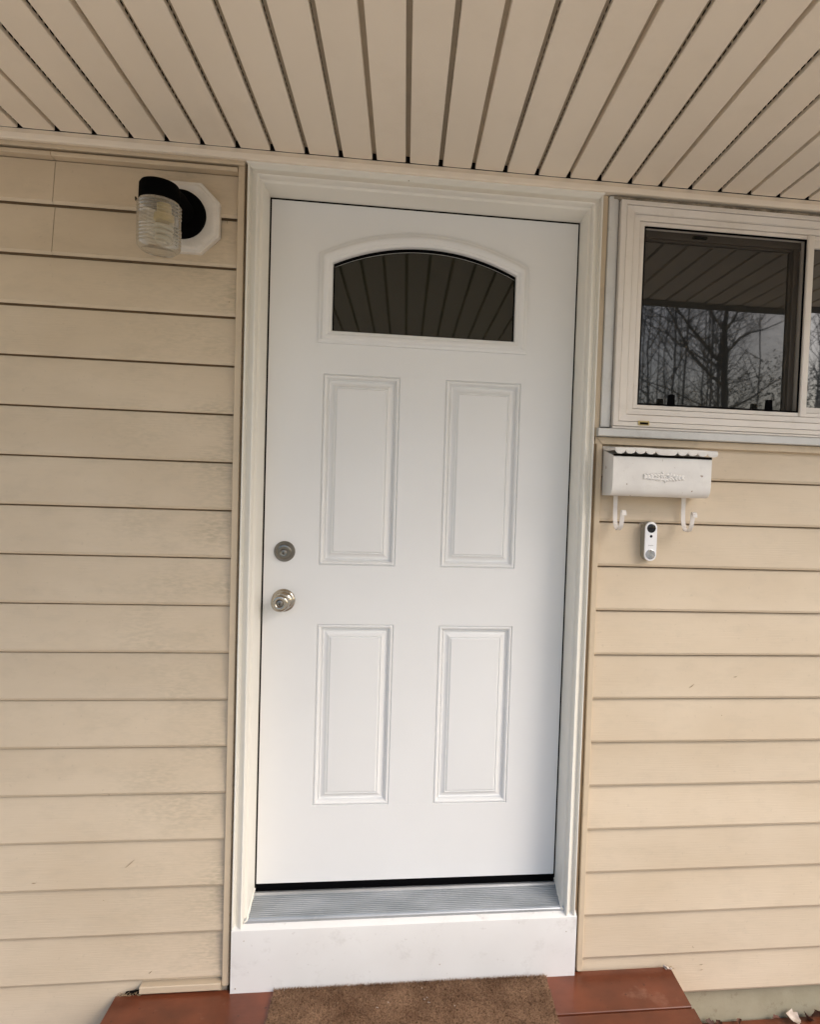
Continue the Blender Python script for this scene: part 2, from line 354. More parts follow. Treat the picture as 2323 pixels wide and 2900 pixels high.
# small trim piece lying at the bottom left on the step
strip(-0.893, -0.6655, -0.0125, -0.1955, -0.1745, M['tan_trim'], 'bottom_trim', wall)
# torn hole beside it
mb = MB(); pts = [(-0.955,-0.205),(-0.938,-0.199),(-0.932,-0.192),(-0.918,-0.1905),(-0.905,-0.189),(-0.8935,-0.188),(-0.8935,-0.206),(-0.925,-0.208)]
mb.ngon([(x, -0.0012, z) for x, z in pts]); mb.build('torn_hole', M['dark'], wall, 0)
mb = MB()
for k in range(26):
    x = random.uniform(-0.955, -0.895); z = -0.203+random.uniform(-0.003, 0.008)
    mb.tube([(x, 0.0, z), (x+random.uniform(-.006,.006), -0.004, z+random.uniform(-.002,.006)), (x+random.uniform(-.008,.008), -0.007, z+random.uniform(-.004,.004))], 0.0007, 4)
c = mb.build('torn_fibres', M['tan_dark'], wall, 0); c['kind'] = 'stuff'
# torn vinyl at the right end of the step
mb = MB()
for (a, b_, r) in [((0.700,-0.004,-0.196), (0.716,-0.010,-0.203), .003), ((0.716,-0.010,-0.203), (0.728,-0.006,-0.206), .0028), ((0.700,-0.003,-0.199), (0.712,-0.004,-0.212), .002)]:
    mb.tube([a, ((a[0]+b_[0])/2, -0.013, (a[2]+b_[2])/2+0.003), b_], r, 5)
mb.build('torn_vinyl', M['leaf_pale'], wall)
mb = MB()
for k in range(2):
    c0 = Vector((0.722+0.008*k, -0.008, -0.202-0.006*k)); mb.tube([c0+Vector((0.005*math.cos(a), -0.001*a, 0.005*math.sin(a))) for a in [j*0.6 for j in range(9)]], 0.0007, 4)
mb.build('torn_curl', M['tan_dark'], wall)
# scuffs: short dark nicks on the vinyl
mb = MB()
for (x, z, l, a) in [(0.755,0.705,0.02,0.7),(0.90,0.735,0.012,0.2),(0.86,0.6105,0.004,0.2),(0.80,-0.145,0.008,-1.0),(0.83,-0.205,0.012,0.1),(0.832,-0.222,0.009,0.2),
                     (-0.93,0.185,0.034,0.75),(-1.0,0.08,0.004,0),(-0.99,0.39,0.004,0),(-0.868,-0.141,0.012,0.7),(-1.19,0.137,0.012,0.0),(-0.685,1.815,0.004,0.5),(-0.695,2.04,0.010,1.5)]:
    dx, dz = math.cos(a)*l/2, math.sin(a)*l/2; mb.tube([(x-dx, 0.0015, z-dz), (x, 0.0005, z), (x+dx, 0.0015, z+dz)], [0.0004, 0.0011, 0.0004], 5)
mb.build('scuff_marks', M['tan_dark'], wall)

# ---- foundation ----
mb = MB(); mb.box(-3, 3.2, 0.03, 0.3, -1.0, -0.290); f = mb.build('foundation_wall', M['concrete'], None, 0)
tag(f, 'greenish mossy concrete foundation strip below the tan siding', 'foundation')

# ---- unseen roof slab added to block the sky, with its edge boards ----
mb = MB(); mb.box(-3.2, 0.78, -1.95, 0.3, 2.275, 2.42); mb.box(0.78, 3.3, -1.0, 0.3, 2.275, 2.42)
mb.box(-3.2, 0.78, -1.97, -1.93, 2.225, 2.42); mb.box(0.78, 3.3, -1.02, -0.93, 2.232, 2.42); mb.box(0.76, 0.79, -1.95, -1.0, 2.23, 2.42)
rf = mb.build('roof_sky_block', M['roof'], None, 0); tag(rf, 'unseen roof slab added above the cream soffit to block the sky', 'roof')

# ---- soffit ----
soffit = thing('porch_soffit', 'cream vinyl soffit of narrow boards with perforated grooves above the door', 'soffit')
SP = 0.0945; GW = 0.0125; GD = 0.0180
PLAIN = {-12, -9, -3, 0, 3, 6, 9, 12, -15, -18}
for k in range(-22, 24):
    xa = k*SP + GW/2; xb = (k+1)*SP - GW/2
    ya = -0.030; yb = -1.92 if xb < 0.79 else -0.93
    n = 20; rows = []
    for i in range(n+1):
        y = ya+(yb-ya)*i/n; sag = wob(k*1.7, y, 1.2, 0.0012)
        rows.append([(xa+0.0004, y, ZS+GD), (xa, y, ZS+0.002+sag), (xa+0.0012, y, ZS+0.0004+sag), (xa+0.003, y, ZS+sag), ((xa+xb)/2, y, ZS+sag*1.2-0.0004),
                     (xb-0.003, y, ZS+sag), (xb-0.0012, y, ZS+0.0004+sag), (xb, y, ZS+0.002+sag), (xb-0.0004, y, ZS+GD)])
    mb = MB(); mb.grid(rows)
    mb.build('soffit_board', M['soffit'], soffit)
    # groove above: floor plus, when perforated, dark slots let into both side walls
    gy = ya; gx = k*SP
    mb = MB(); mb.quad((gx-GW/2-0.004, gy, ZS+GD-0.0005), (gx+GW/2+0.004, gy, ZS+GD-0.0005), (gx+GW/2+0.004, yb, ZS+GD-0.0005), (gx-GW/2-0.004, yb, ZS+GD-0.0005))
    mb.build('soffit_groove', M['soffit_in_shade'], soffit, 0)
    if k not in PLAIN and -15 < k < 16:
        mb = MB(); y = gy-0.004-random.random()*0.02
        while y > max(yb, -0.95):
            l = 0.0150+random.uniform(-.001, .001)
            for s in (-1, 1):
                xw = gx+s*(GW/2+0.00005); xi = xw - s*0.0009; za = ZS+0.0105; zb = ZS+0.0150
                # a slot: shallow dark pocket whose mouth stands on the wall of the groove
                mb.quad((xi, y, za), (xi, y-l, za), (xi, y-l, zb), (xi, y, zb))
            y -= 0.0213+random.uniform(-.0006, .0006)
        sl = mb.build('vent_slots', M['dark'], soffit, 0); sl['kind'] = 'stuff'
# dark gap where the boards enter the channel, and the channel itself
mb = MB(); mb.box(-3, 3.2, -0.0305, -0.006, ZS+0.001, ZS+0.03); mb.build('channel_gap', M['dark'], soffit, 0)
def fchan(x0, x1):
    n = int((x1-x0)/0.1); rows = []
    for i in range(n+1):
        x = x0+(x1-x0)*i/n; w = wob(x, 9, 1.9, 0.0010); v = wob(x+4, 2, 1.5, 0.0008)
        rows.append([(x, 0.0, 2.2045+v), (x, -0.030+w, 2.2045+v), (x, -0.0325+w, 2.207+v), (x, -0.0335+w, 2.2200+v), (x, -0.0315+w, 2.2225+v), (x, -0.029+w, 2.2332+v*0.4), (x, 0.0, 2.234)])
    mb = MB(); mb.grid(rows); mb.ngon(rows[0]); mb.ngon(rows[-1][::-1]); return mb
fchan(-3.0, 3.2).build('soffit_channel', M['soffit'], soffit)

# ================================================================== DOOR FRAME
XL, XR, ZT = -0.598, 0.3590, 2.1610
fr = thing('door_frame', 'white clad door casing, jambs and ribbed metal sill around the front door', 'door frame')
ZB = -0.004
# jambs: face toward the opening
jp = [(0.0, 0.135), (0.0, 0.012), (0.0015, 0.0085), (0.0085, 0.006)]
sweep_parts([(XL, ZB), (XL, ZT), (XR, ZT), (XR, ZB)], jp, False, 'jamb', M['white_clad'], fr)
# brick mould: inner ridge, slope falling outward, thin outer lip
def casing(seg, prof):
    rows = sweep([(XL, ZB-0.006), (XL, ZT), (XR, ZT), (XR, ZB-0.006)], prof, False)
    a, b = rows[seg], rows[seg+1]; mb = MB(); n = 30; rr = []
    for i in range(n+1):
        f = i/n; row = []
        for k, (p, q) in enumerate(zip(a, b)):
            v = Vector(p).lerp(Vector(q), f); w = wob(v.x*1.3+v.z, 0.2, 1.1, 0.0006)
            row.append((v.x+(w if seg != 1 and 0 < k else 0), v.y+w, v.z+(w if seg == 1 and 0 < k < len(a)-1 else 0)))
        rr.append(row)
    mb.grid(rr); mb.ngon(rr[0]); mb.ngon(rr[-1][::-1]); return mb.build('casing', M['white_clad'], fr)
side = [(0.0085, 0.012), (0.0090, -0.013), (0.0105, -0.0165), (0.0125, -0.018), (0.0150, -0.0170), (0.0165, -0.0145), (0.0300, -0.0035), (0.0325, -0.0055), (0.0340, -0.0175), (0.0360, -0.0195), (0.0385, -0.0185), (0.0390, 0.01)]
casing(0, side); casing(2, side)
head = [(0.0085, 0.012), (0.0090, -0.014), (0.0105, -0.0175), (0.0125, -0.019), (0.0150, -0.018), (0.0165, -0.0165), (0.0300, -0.0085), (0.0330, -0.0095), (0.0385, -0.0215), (0.0405, -0.0225), (0.0440, -0.0225), (0.0440, 0.01)]
casing(1, head)
# stop inside the jambs (black weatherstrip gap)
sweep_parts([(XL, 0.03), (XL, ZT), (XR, ZT), (XR, 0.03)], [(-0.006, 0.102), (-0.006, 0.135), (0.004, 0.135), (0.004, 0.102)], False, 'weatherstrip', M['rubber'], fr)
# ribbed aluminium sill
mb = MB(); prof = [(0.118, 0.030), (0.096, 0.0295), (0.088, 0.0290), (0.084, 0.0265)]
y = 0.081; z = 0.0285; nr = 12
for i in range(nr):
    y0 = 0.081 - i*0.0061; zz = 0.0270 - i*0.0019
    prof += [(y0, zz-0.0040), (y0-0.0022, zz-0.0044), (y0-0.0028, zz+0.0006), (y0-0.0050, zz+0.0000), (y0-0.0057, zz-0.0040)]
prof += [(0.0052, 0.0062), (0.0035, 0.0018), (0.0018, 0.0050), (0.0, 0.0046), (-0.0022, 0.0022), (-0.0028, -0.004), (0.02, -0.006)]
for (x0, x1, yl) in [(XL-0.006, XR+0.010, None)]:
    rows = [[(x, y, z) for y, z in prof] for x in (x0, x0+0.3, x1-0.3, x1)]
    mb.grid(rows)
mb.build('threshold', M['alu'], fr, 25)
# caulk beads along the sill ends
mb = MB()
for (x, s) in ((XL, 1), (XR, -1)):
    pts = [(x-s*0.0+s*0.001*random.random(), 0.098-0.1*i/11, 0.0375-0.034*i/11 + random.uniform(-.0006, .0006)) for i in range(12)]
    pts += [(x-s*0.006, -0.004, 0.001)]
    mb.tube(pts, [0.0028+random.uniform(-.0008, .0008) for _ in pts], 6)
mb.build('caulk_bead', M['white_clad'], fr)
# kick board with its sloped cap
rows = []; n = 30
for i in range(n+1):
    x = -0.6365+(0.4045+0.6365)*i/n; w = wob(x, 1.0, 1.6, 0.0012)
    rows.append([(x, 0.0, -0.0045), (x, -0.0165+w, -0.0135), (x, -0.0185+w, -0.0155), (x, -0.0190+w, -0.019), (x, -0.0185+w*1.4, -0.1), (x, -0.0180+w, -0.2035), (x, 0.0, -0.2035)])
mb = MB(); mb.grid(rows); mb.ngon(rows[0]); mb.ngon(rows[-1][::-1]); mb.build('kick_board', M['apron'], fr)

for (x, y, z, r) in [(-0.185, -0.0100, 2.1950, 0.0018), (-0.622, -0.0190, -0.188, 0.0015), (-0.02, -0.0190, -0.145, 0.0013), (0.372, -0.0190, -0.06, 0.0014), (-0.60, -0.0190, -0.045, 0.0012)]:
    mb = MB(); mb.lathe([(0.0, 0.0012), (r*0.8, 0.0010), (r, 0.0), (r, -0.001)], (x, y, z), n=10); mb.build('nail_head', M['tan_dark'], fr, 60)
# ================================================================== DOOR
door = thing('front_door', 'closed white panelled front door with an arched dark window', 'door')
YD = 0.095; DL, DR, DT, DB = -0.5930, 0.3545, 2.1560, 0.0525
def arc(x0, x1, zs, zp, n=28):
    h = (x1-x0)/2; s = zp-zs; r = (h*h+s*s)/(2*s); cx = (x0+x1)/2; cz = zp-r
    a0 = math.asin(h/r); return [(cx+r*math.sin(a), cz+r*math.cos(a)) for a in [-a0+2*a0*i/n for i in range(n+1)]]
LO = [(-0.4480, 1.7350)] + arc(-0.4480, 0.2000, 2.0070, 2.0860) + [(0.2005, 1.7350)]
LI = [(-0.4065, 1.7740)] + arc(-0.4068, 0.1590, 1.9790, 2.0440) + [(0.1595, 1.7740)]
PAN = [(-0.4285, -0.1930, 1.0547, 1.6435), (-0.0520, 0.1875, 1.0547, 1.6440), (-0.4280, -0.1915, 0.2960, 0.8705), (-0.0507, 0.1880, 0.2940, 0.8695)]
def lerp_loop(A, B, t): return [(a[0]+(b[0]-a[0])*t, a[1]+(b[1]-a[1])*t) for a, b in zip(A, B)]
lite_hole = lerp_loop(LO, LI, 0.03)
outer = [(DL+0.001, DB+0.001), (DR-0.001, DB+0.001), (DR-0.001, DT-0.001), (DL+0.001, DT-0.001)]
holes = [lite_hole] + [[(x0, z0), (x0, z1), (x1, z1), (x1, z0)] for x0, x1, z0, z1 in PAN]
polys = [outer] + holes
allp = [p for q in polys for p in q]
tris = tessellate_polygon([[Vector((x, z, 0)) for x, z in q] for q in polys])
me = bpy.data.meshes.new('slab'); mb = MB(); mb.v = [(x, YD, z) for x, z in allp]; mb.f = [tuple(t_) for t_ in tris]
# rounded edge and sides of the slab
sweep_rows = sweep([(DL, DB), (DL, DT), (DR, DT), (DR, DB)], [(-0.001, YD), (0.0, YD+0.001), (0.0, YD+0.044), (-0.2, YD+0.044)], True)
sweep_rows = sweep([(DL, DB), (DR, DB), (DR, DT), (DL, DT)], [(0.001, YD), (0.0, YD+0.001), (0.0, YD+0.044)], True)
mb.grid([list(r) for r in sweep_rows], closed_u=True)
mb.build('slab', M['white_door'], door, 30)
# embossed panels
PP = [(0.0, 0.0), (0.0014, 0.0030), (0.0032, 0.0012), (0.0055, 0.0001), (0.0080, 0.0002), (0.0110, 0.0016), (0.0135, 0.0048), (0.0150, 0.0075), (0.0172, 0.0078),
      (0.0184, 0.0058), (0.0198, 0.0076), (0.0225, 0.0082), (0.0250, 0.0078), (0.0300, 0.0062), (0.0345, 0.0036), (0.0375, 0.0022), (0.0385, 0.0036), (0.0405, 0.0036), (0.0415, 0.0022), (0.0430, 0.0018), (0.0440, 0.0010), (0.047, 0.0008)]
for x0, x1, z0, z1 in PAN:
    path = [(x0, z0), (x1, z0), (x1, z1), (x0, z1)]
    rows = sweep(path, [(o, YD+d*1.5) for o, d in PP], True)
    mb = MB(); mb.grid(rows, closed_u=True); mb.ngon([r[-1] for r in rows]); mb.build('door_panel', M['white_door'], door, 25)
# pressed crease lines between the panels
mb = MB()
for za in (1.6445, 1.0545, 0.8710, 0.2945):
    mb.box(-0.1915, -0.0525, YD-0.0004, YD+0.001, za-0.0006, za+0.0004)
mb.build('pressed_line', M['white_door'], door, 0)
# arched window: moulding, seal, glass
FP = [(0.0, 0.0015), (0.03, -0.0055), (0.10, -0.0075), (0.20, -0.0078), (0.24, -0.0090), (0.30, -0.0120), (0.38, -0.0140), (0.55, -0.0135), (0.70, -0.0105), (0.76, -0.0080), (0.80, -0.0085), (0.90, -0.0070), (0.985, -0.0040), (1.0, -0.0020), (1.0, 0.012)]
LOc = LO; rows = []
for t_, d in FP: rows.append([(x, YD+d, z) for x, z in lerp_loop(LO, LI, t_)])
mb = MB(); mb.grid(rows, closed_v=True); mb.build('window_surround', M['white_door'], door, 35)
seal = lerp_loop(LO, LI, 1.02)
rows = [[(x, YD+0.0105, z) for x, z in LI], [(x, YD+0.0105, z) for x, z in lerp_loop(LO, LI, 1.05)], [(x, YD+0.02, z) for x, z in lerp_loop(LO, LI, 1.05)]]
mb = MB(); mb.grid(rows, closed_v=True); mb.build('glazing_seal', M['rubber'], door)
rim = lerp_loop(LO, LI, 1.24); rim2 = lerp_loop(LO, LI, 1.28)
mb = MB(); mb.ngon([(x, YD+0.0195, z) for x, z in lerp_loop(LO, LI, 1.0)]); g = mb.build('glass', M['door_glass'], door, 0)
mb = MB(); n_ = len(LI)
sp = arc(-0.4030, 0.1560, 1.9735, 2.0365); mb.grid([[(x, YD+0.0172, z) for x, z in sp], [(x, YD+0.0165, z-0.0018) for x, z in sp]])
mb.build('glass_spacer', M['clad_grey'], door, 0)
mb = MB(); outer_a = arc(-0.4068, 0.1590, 1.9790, 2.0440); mb.grid([[(x, YD+0.0170, z) for x, z in outer_a], [(x, YD+0.0170, z) for x, z in arc(-0.4030, 0.1560, 1.9735, 2.0365)]]); mb.build('arch_seal', M['rubber'], door, 0)
# sweep under the slab
mb = MB(); mb.box(DL, DR, YD+0.002, YD+0.035, 0.0300, 0.0500, 0.002); mb.box(DL, DR, YD-0.001, YD+0.03, 0.0250, 0.0330, 0.001); mb.build('door_sweep', M['rubber'], door)
mb = MB(); mb.box(XL-0.003, DL+0.0002, YD+0.0015, YD+0.03, 0.03, DT+0.003); mb.box(DR-0.0002, XR+0.003, YD+0.0015, YD+0.03, 0.03, DT+0.003); mb.box(XL, XR, YD+0.0015, YD+0.03, DT-0.0002, ZT+0.003)
mb.build('edge_gap', M['dark'], door, 0)
# deadbolt
mb = MB(); cc = (-0.5310, YD, 1.0945)
mb.lathe([(0.0318, -0.001), (0.0318, 0.0025), (0.0308, 0.0048), (0.0235, 0.0128), (0.0225, 0.0150), (0.0212, 0.0158), (0.0100, 0.0166), (0.0086, 0.0158)], cc)
db = mb.build('deadbolt', M['nickel_dark'], door, 40)
def core(c, r, par):
    mb = MB(); mb.lathe([(r, -0.004), (r, 0.0), (r-0.0006, 0.0005), (0.0001, 0.0005)], c, n=28); k_ = mb.build('lock_core', M['nickel_dk'], par, 40)
    mb = MB(); mb.box(c[0]-0.0011, c[0]+0.0011, c[1]-0.0012, c[1]+0.001, c[2]-r*0.75, c[2]+r*0.45); mb.box(c[0]-0.0022, c[0]+0.0006, c[1]-0.0011, c[1]+0.001, c[2]-r*0.45, c[2]-r*0.05)
    mb.build('key_slot', M['dark'], par, 0)
core((-0.5310, YD-0.0158, 1.0925), 0.0085, db)
# knob
mb = MB(); kc = (-0.5310, YD, 0.9435)
mb.lathe([(0.0355, -0.001), (0.0355, 0.003), (0.0345, 0.0052), (0.0320, 0.0066), (0.0305, 0.0072), (0.0295, 0.0090), (0.0270, 0.0130), (0.0200, 0.0165), (0.0135, 0.0185), (0.0125, 0.030)], kc)
kn = mb.build('door_knob', M['nickel'], door, 40)
mb = MB(); mb.lathe([(0.0125, 0.0285), (0.0150, 0.0310), (0.0215, 0.0350), (0.0262, 0.0410), (0.0275, 0.0475), (0.0265, 0.0540), (0.0225, 0.0590), (0.0165, 0.0612), (0.0125, 0.0600), (0.0100, 0.0575), (0.0095, 0.0560)], kc)
mb.build('knob_handle', M['nickel'], kn, 40)
core((-0.5310, YD-0.0575, 0.9435), 0.0092, kn)

# ================================================================== WINDOW
win = thing('sliding_window', 'white vinyl sliding window with a dark insect screen beside the door', 'window')
WX0, WX1, WZ0, WZ1 = 0.4510, 1.7020, 1.5120, 2.1870
FPw = [(0.0, 0.02), (0.0, -0.0285), (0.0015, -0.0305), (0.0155, -0.0315), (0.0168, -0.0300), (0.0170, -0.0180), (0.0188, -0.0180), (0.0190, -0.0262), (0.0420, -0.0225), (0.0438, -0.0200), (0.0440, -0.0080), (0.0460, -0.0080), (0.0462, -0.0145), (0.0650, -0.0130), (0.0662, -0.0115), (0.0664, -0.0020), (0.0682, -0.0020), (0.0684, -0.0070), (0.0820, -0.0062), (0.0830, -0.0040), (0.0832, 0.10)]
cor = [[(WX0+o if i in (0, 3) else WX1-o, y, WZ0+o*0.847 if i < 2 else WZ1-o*0.757) for o, y in FPw] for i in range(4)]
for i in range(4):
    mb = MB(); A, B = cor[i], cor[(i+1) % 4]; mb.grid([A, B]); mb.ngon(A); mb.ngon(B[::-1]); mb.build('frame_bar', M['vinyl'], win)
# thin dark joint lines come from the recesses; mitre lines
mb = MB(); IX0, IX1, IZ0, IZ1 = WX0+0.0832, WX1-0.0832, WZ0+0.0705, WZ1-0.0630
mb.box(IX0-0.002, IX1+0.002, -0.0020, 0.09, WZ0+0.0560, IZ0-0.0008); b0 = mb.build('bottom_track', M['vinyl'], win, 0)
# mullion
mb = MB(); mb.box(1.0640, 1.0860, -0.0120, 0.05, WZ0+0.0575, WZ1-0.0515, 0.0012); mb.box(1.0660, 1.0715, -0.0132, 0.0, WZ0+0.0575, WZ1-0.0515, 0.0005); mb.build('mullion', M['vinyl'], win)
# right sash rails
mb = MB(); mb.box(1.0861, IX1, -0.0045, 0.03, WZ1-0.0866, WZ1-0.0620, 0.001); mb.build('sash_rail', M['vinyl'], win)
mb = MB(); mb.box(1.0861, IX1, -0.0045, 0.03, IZ0+0.0002, IZ0+0.0180, 0.001); mb.build('sash_rail', M['vinyl'], win)
mb = MB(); mb.box(1.0862, 1.0905, -0.003, 0.03, IZ0+0.018, WZ1-0.0866, 0.0006); mb.build('sash_stile', M['vinyl'], win)
mb = MB(); mb.quad((1.0905, 0.006, IZ0+0.018), (IX1, 0.006, IZ0+0.018), (IX1, 0.006, WZ1-0.0866), (1.0905, 0.006, WZ1-0.0866)); mb.build('glass_pane', M['pane'], win, 0)
# left sash behind the screen
GY = 0.036
mb = MB(); mb.quad((0.49, GY, 1.560), (1.0330, GY, 1.560), (1.0330, GY, 2.0960), (0.49, GY, 2.0960)); mb.build('glass_pane', M['pane'], win, 0)
mb = MB(); mb.box(0.49, 1.0635, 0.028, 0.06, 2.0960, 2.1020, 0.001); mb.box(0.49, 1.0635, 0.022, 0.06, 2.1020, 2.1300, 0.001); mb.build('sash_rail', M['sash'], win)
mb = MB(); mb.box(1.0330, 1.0385, 0.030, 0.06, 1.56, 2.097, 0.001); mb.box(1.0385, 1.0460, 0.018, 0.06, 1.56, 2.102, 0.001); mb.box(1.0460, 1.0610, 0.024, 0.06, 1.56, 2.12, 0.001); mb.build('sash_stile', M['sash'], win)
mb = MB(); mb.box(0.49, 1.0635, 0.020, 0.06, 1.555, 1.5800, 0.001); mb.build('sash_rail', M['sash'], win)
mb = MB(); mb.box(0.70, 0.745, 0.012, 0.03, 2.108, 2.115, 0.001); mb.build('sash_latch', M['rubber'], win)
mb = MB(); mb.box(0.48, 1.08, 0.061, 0.09, 1.5, 2.2); mb.box(0.5335, 0.5342, 0.09, 0.1, 1.55, 2.13); mb.build('inner_void', M['dark'], win, 0)
# insect screen with black spline
SX0, SX1, SZ0, SZ1 = 0.5345, 1.0635, 1.5830, 2.1238
mb = MB(); mb.quad((SX0, -0.0030, SZ0), (SX1, -0.0030, SZ0), (SX1, -0.0030, SZ1), (SX0, -0.0030, SZ1)); sc = mb.build('insect_screen', M['screen'], win, 0)
sweep_parts([(SX0, SZ0), (SX1, SZ0), (SX1, SZ1), (SX0, SZ1)], [(0.0, -0.001), (0.0, -0.0055), (0.0030, -0.0055), (0.0046, -0.0034), (0.0046, -0.001)], True, 'screen_spline', M['rubber'], sc)
for x in (0.6410, 0.9620):
    mb = MB(); w0, w1 = 0.0118, 0.0093; z0, z1 = 1.5830, 1.6170
    a = [(x-w0, -0.0030, z0), (x+w0, -0.0030, z0), (x+w1, -0.0030, z1), (x-w1, -0.0030, z1)]; b_ = [(p[0], -0.0110, p[2]) for p in a]
    mb.ngon(b_); mb.ngon(a); mb.grid([a, b_], closed_v=True); mb.build('screen_tab', M['rubber'], sc, 0)
# grey cladding strip at the left of the frame, flashing sill, drip at the head
mb = MB(); mb.box(0.4175, 0.4425, -0.0165, 0.02, 1.5085, 2.1995, 0.0012); mb.box(0.4425, 0.4480, -0.0120, 0.02, 1.5085, 2.1995, 0.0008); mb.build('side_cladding', M['clad_grey'], win)
mb = MB(); mb.box(0.4480, 0.4512, -0.006, 0.02, 1.5085, 2.19); mb.box(0.4480, 1.75, -0.004, 0.02, 2.187, 2.2045); mb.build('grimy_gap', M['grime'], win, 0)
mb = MB(); mb.box(0.4300, 2.4, -0.0185, 0.02, 2.1915, 2.2000, 0.0015); mb.build('head_flashing', M['grime'], win)
mb = MB(); n = 24; rows = []
for i in range(n+1):
    x = 0.4070+(2.0-0.4070)*i/n; w = wob(x, 3, 2.4, 0.0008)
    rows.append([(x, 0.01, 1.4795), (x, -0.0300+w, 1.4795), (x, -0.0325+w, 1.4815), (x, -0.0340+w, 1.5005), (x, -0.0320+w, 1.5030), (x, 0.01, 1.5075)])
mb.grid(rows); mb.ngon(rows[0]); mb.build('sill_flashing', M['clad_grey'], win)
mb = MB(); mb.box(0.4500, 1.75, -0.0295, 0.0, 1.5045, 1.5105, 0.001); mb.build('sill_nose', M['vinyl'], win)
mb = MB(); mb.box(0.5290, 0.5640, -0.0345, -0.029, 1.5165, 1.5300, 0.001); wc = mb.build('weep_cover', M['bulb_base'], win)
mb = MB(); mb.box(0.5340, 0.5600, -0.0350, -0.030, 1.5185, 1.5255); mb.build('weep_slot', M['dark'], wc, 0)

# ================================================================== WALL LAMP
lamp = thing('wall_lamp', 'black wall lantern with a ribbed clear glass jar on a pale octagonal block', 'wall lamp')
cx, cz = -0.8100, 2.0390
def octo(r, cut, y): return [(cx+a, y, cz+b) for a, b in [(-r, -r+cut), (-r, r-cut), (-r+cut, r), (r-cut, r), (r, r-cut), (r, -r+cut), (r-cut, -r), (-r+cut, -r)]]
rows = [octo(0.0975, 0.0500, 0.004), octo(0.0975, 0.0500, -0.0125), octo(0.0955, 0.0490, -0.0150), octo(0.0895, 0.0460, -0.0160), octo(0.0870, 0.0450, -0.0205), octo(0.0840, 0.0435, -0.0225), octo(0.0800, 0.0415, -0.0228)]
mb = MB(); mb.grid(rows, closed_v=True); mb.ngon(rows[-1]); mb.build('mounting_block', M['block'], lamp, 30)
mb = MB(); mb.lathe([(0.0655, -0.001), (0.0655, 0.010), (0.0640, 0.018), (0.0560, 0.026), (0.0300, 0.032), (0.0, 0.033)], (cx, -0.0228, cz), n=48); mb.build('canopy', M['black'], lamp, 40)
jx, jy = -0.8160, -0.1650; jz = 2.0080
mb = MB(); mb.tube([(cx, -0.045, cz-0.002), (cx, -0.09, cz+0.0), (jx+0.002, -0.14, 2.034)], [0.040, 0.040, 0.038], 20); mb.build('lamp_arm', M['black'], lamp, 40)
mb = MB(); mb.lathe([(0.0, 2.0575), (0.036, 2.0570), (0.0440, 2.0540), (0.0475, 2.0480), (0.0485, 2.0080), (0.0470, 2.0060), (0.0, 2.0060)], (jx, jy, 0), axis='z', n=44); mb.build('lamp_cap', M['black'], lamp, 40)
# jar: ribbed near the top and the lower third
prof = []
zt_, zb_ = 2.0080, 1.8860
N = 90
for i in range(N+1):
    f = i/N; z = zt_+(zb_-zt_)*f; r = 0.0515
    if f < 0.06: r = 0.0480+0.0035*f/0.06
    if 0.05 < f < 0.34: r += 0.0011*math.sin((f-0.05)/0.29*math.pi*2*4)
    if 0.52 < f < 0.88: r += 0.0009*math.sin((f-0.52)/0.36*math.pi*2*5)
    if f > 0.88: r -= 0.0095*((f-0.88)/0.12)**2
    prof.append((r, z))
prof += [(0.0405, 1.8850), (0.0390, 1.8862), (0.0375, 1.8880), (0.0, 1.8890)]
mb = MB(); mb.lathe(prof, (jx, jy, 0), axis='z', n=56); mb.build('glass_jar', M['jar'], lamp, 60)
mb = MB(); bx_, by_ = jx+0.010, jy+0.004
mb.lathe([(0.0, 2.006), (0.0170, 2.006), (0.0175, 1.985), (0.0235, 1.980), (0.0245, 1.966), (0.0200, 1.961), (0.0, 1.960)], (bx_, by_, 0), axis='z', n=28)
bulb = mb.build('bulb_base', M['bulb_base'], lamp, 40)
mb = MB(); pts = []
for i in range(90):
    a = i/90*2*math.pi*3.2; z = 1.958-0.044*i/89; r = 0.0185*(1-0.35*(i/89)**3); pts.append((bx_+r*math.cos(a), by_+r*math.sin(a), z))
mb.tube(pts, 0.0058, 8); mb.build('bulb_spiral', M['bulb_white'], bulb, 60)
mb = MB(); mb.tube([(jx-0.047, jy, 2.011), (jx-0.058, jy-0.002, 2.013)], 0.0022, 8); mb.tube([(jx-0.0565, jy-0.002, 2.009), (jx-0.0575, jy-0.002, 2.018)], 0.0024, 8); mb.build('thumb_screw', M['black'], lamp)

# ================================================================== MAILBOX
mail = thing('mailbox', 'chalky white wall mailbox with scalloped lid under the window', 'mailbox')
X0, X1 = 0.4335, 0.7350
prof = [(-0.004, 1.4380), (-0.098, 1.4180), (-0.1005, 1.4150), (-0.1010, 1.3350), (-0.0985, 1.3190), (-0.0900, 1.3065), (-0.0760, 1.3010), (-0.012, 1.3000), (-0.004, 1.3010)]
mb = MB(); rows = []
for i in range(9):
    x = X0+(X1-X0)*i/8; rows.append([(x, y+wob(x, z, 6, 0.0008), z) for y, z in prof])
mb.grid(rows, closed_v=True); mb.ngon(rows[0]); mb.ngon(rows[-1][::-1]); mb.build('mailbox_body', M['mailbox'], mail, 50)
mb = MB(); mb.box(X0+0.0005, X1-0.0005, -0.1015, -0.006, 1.4160, 1.4230); mb.build('lid_gap', M['dark'], mail, 0)
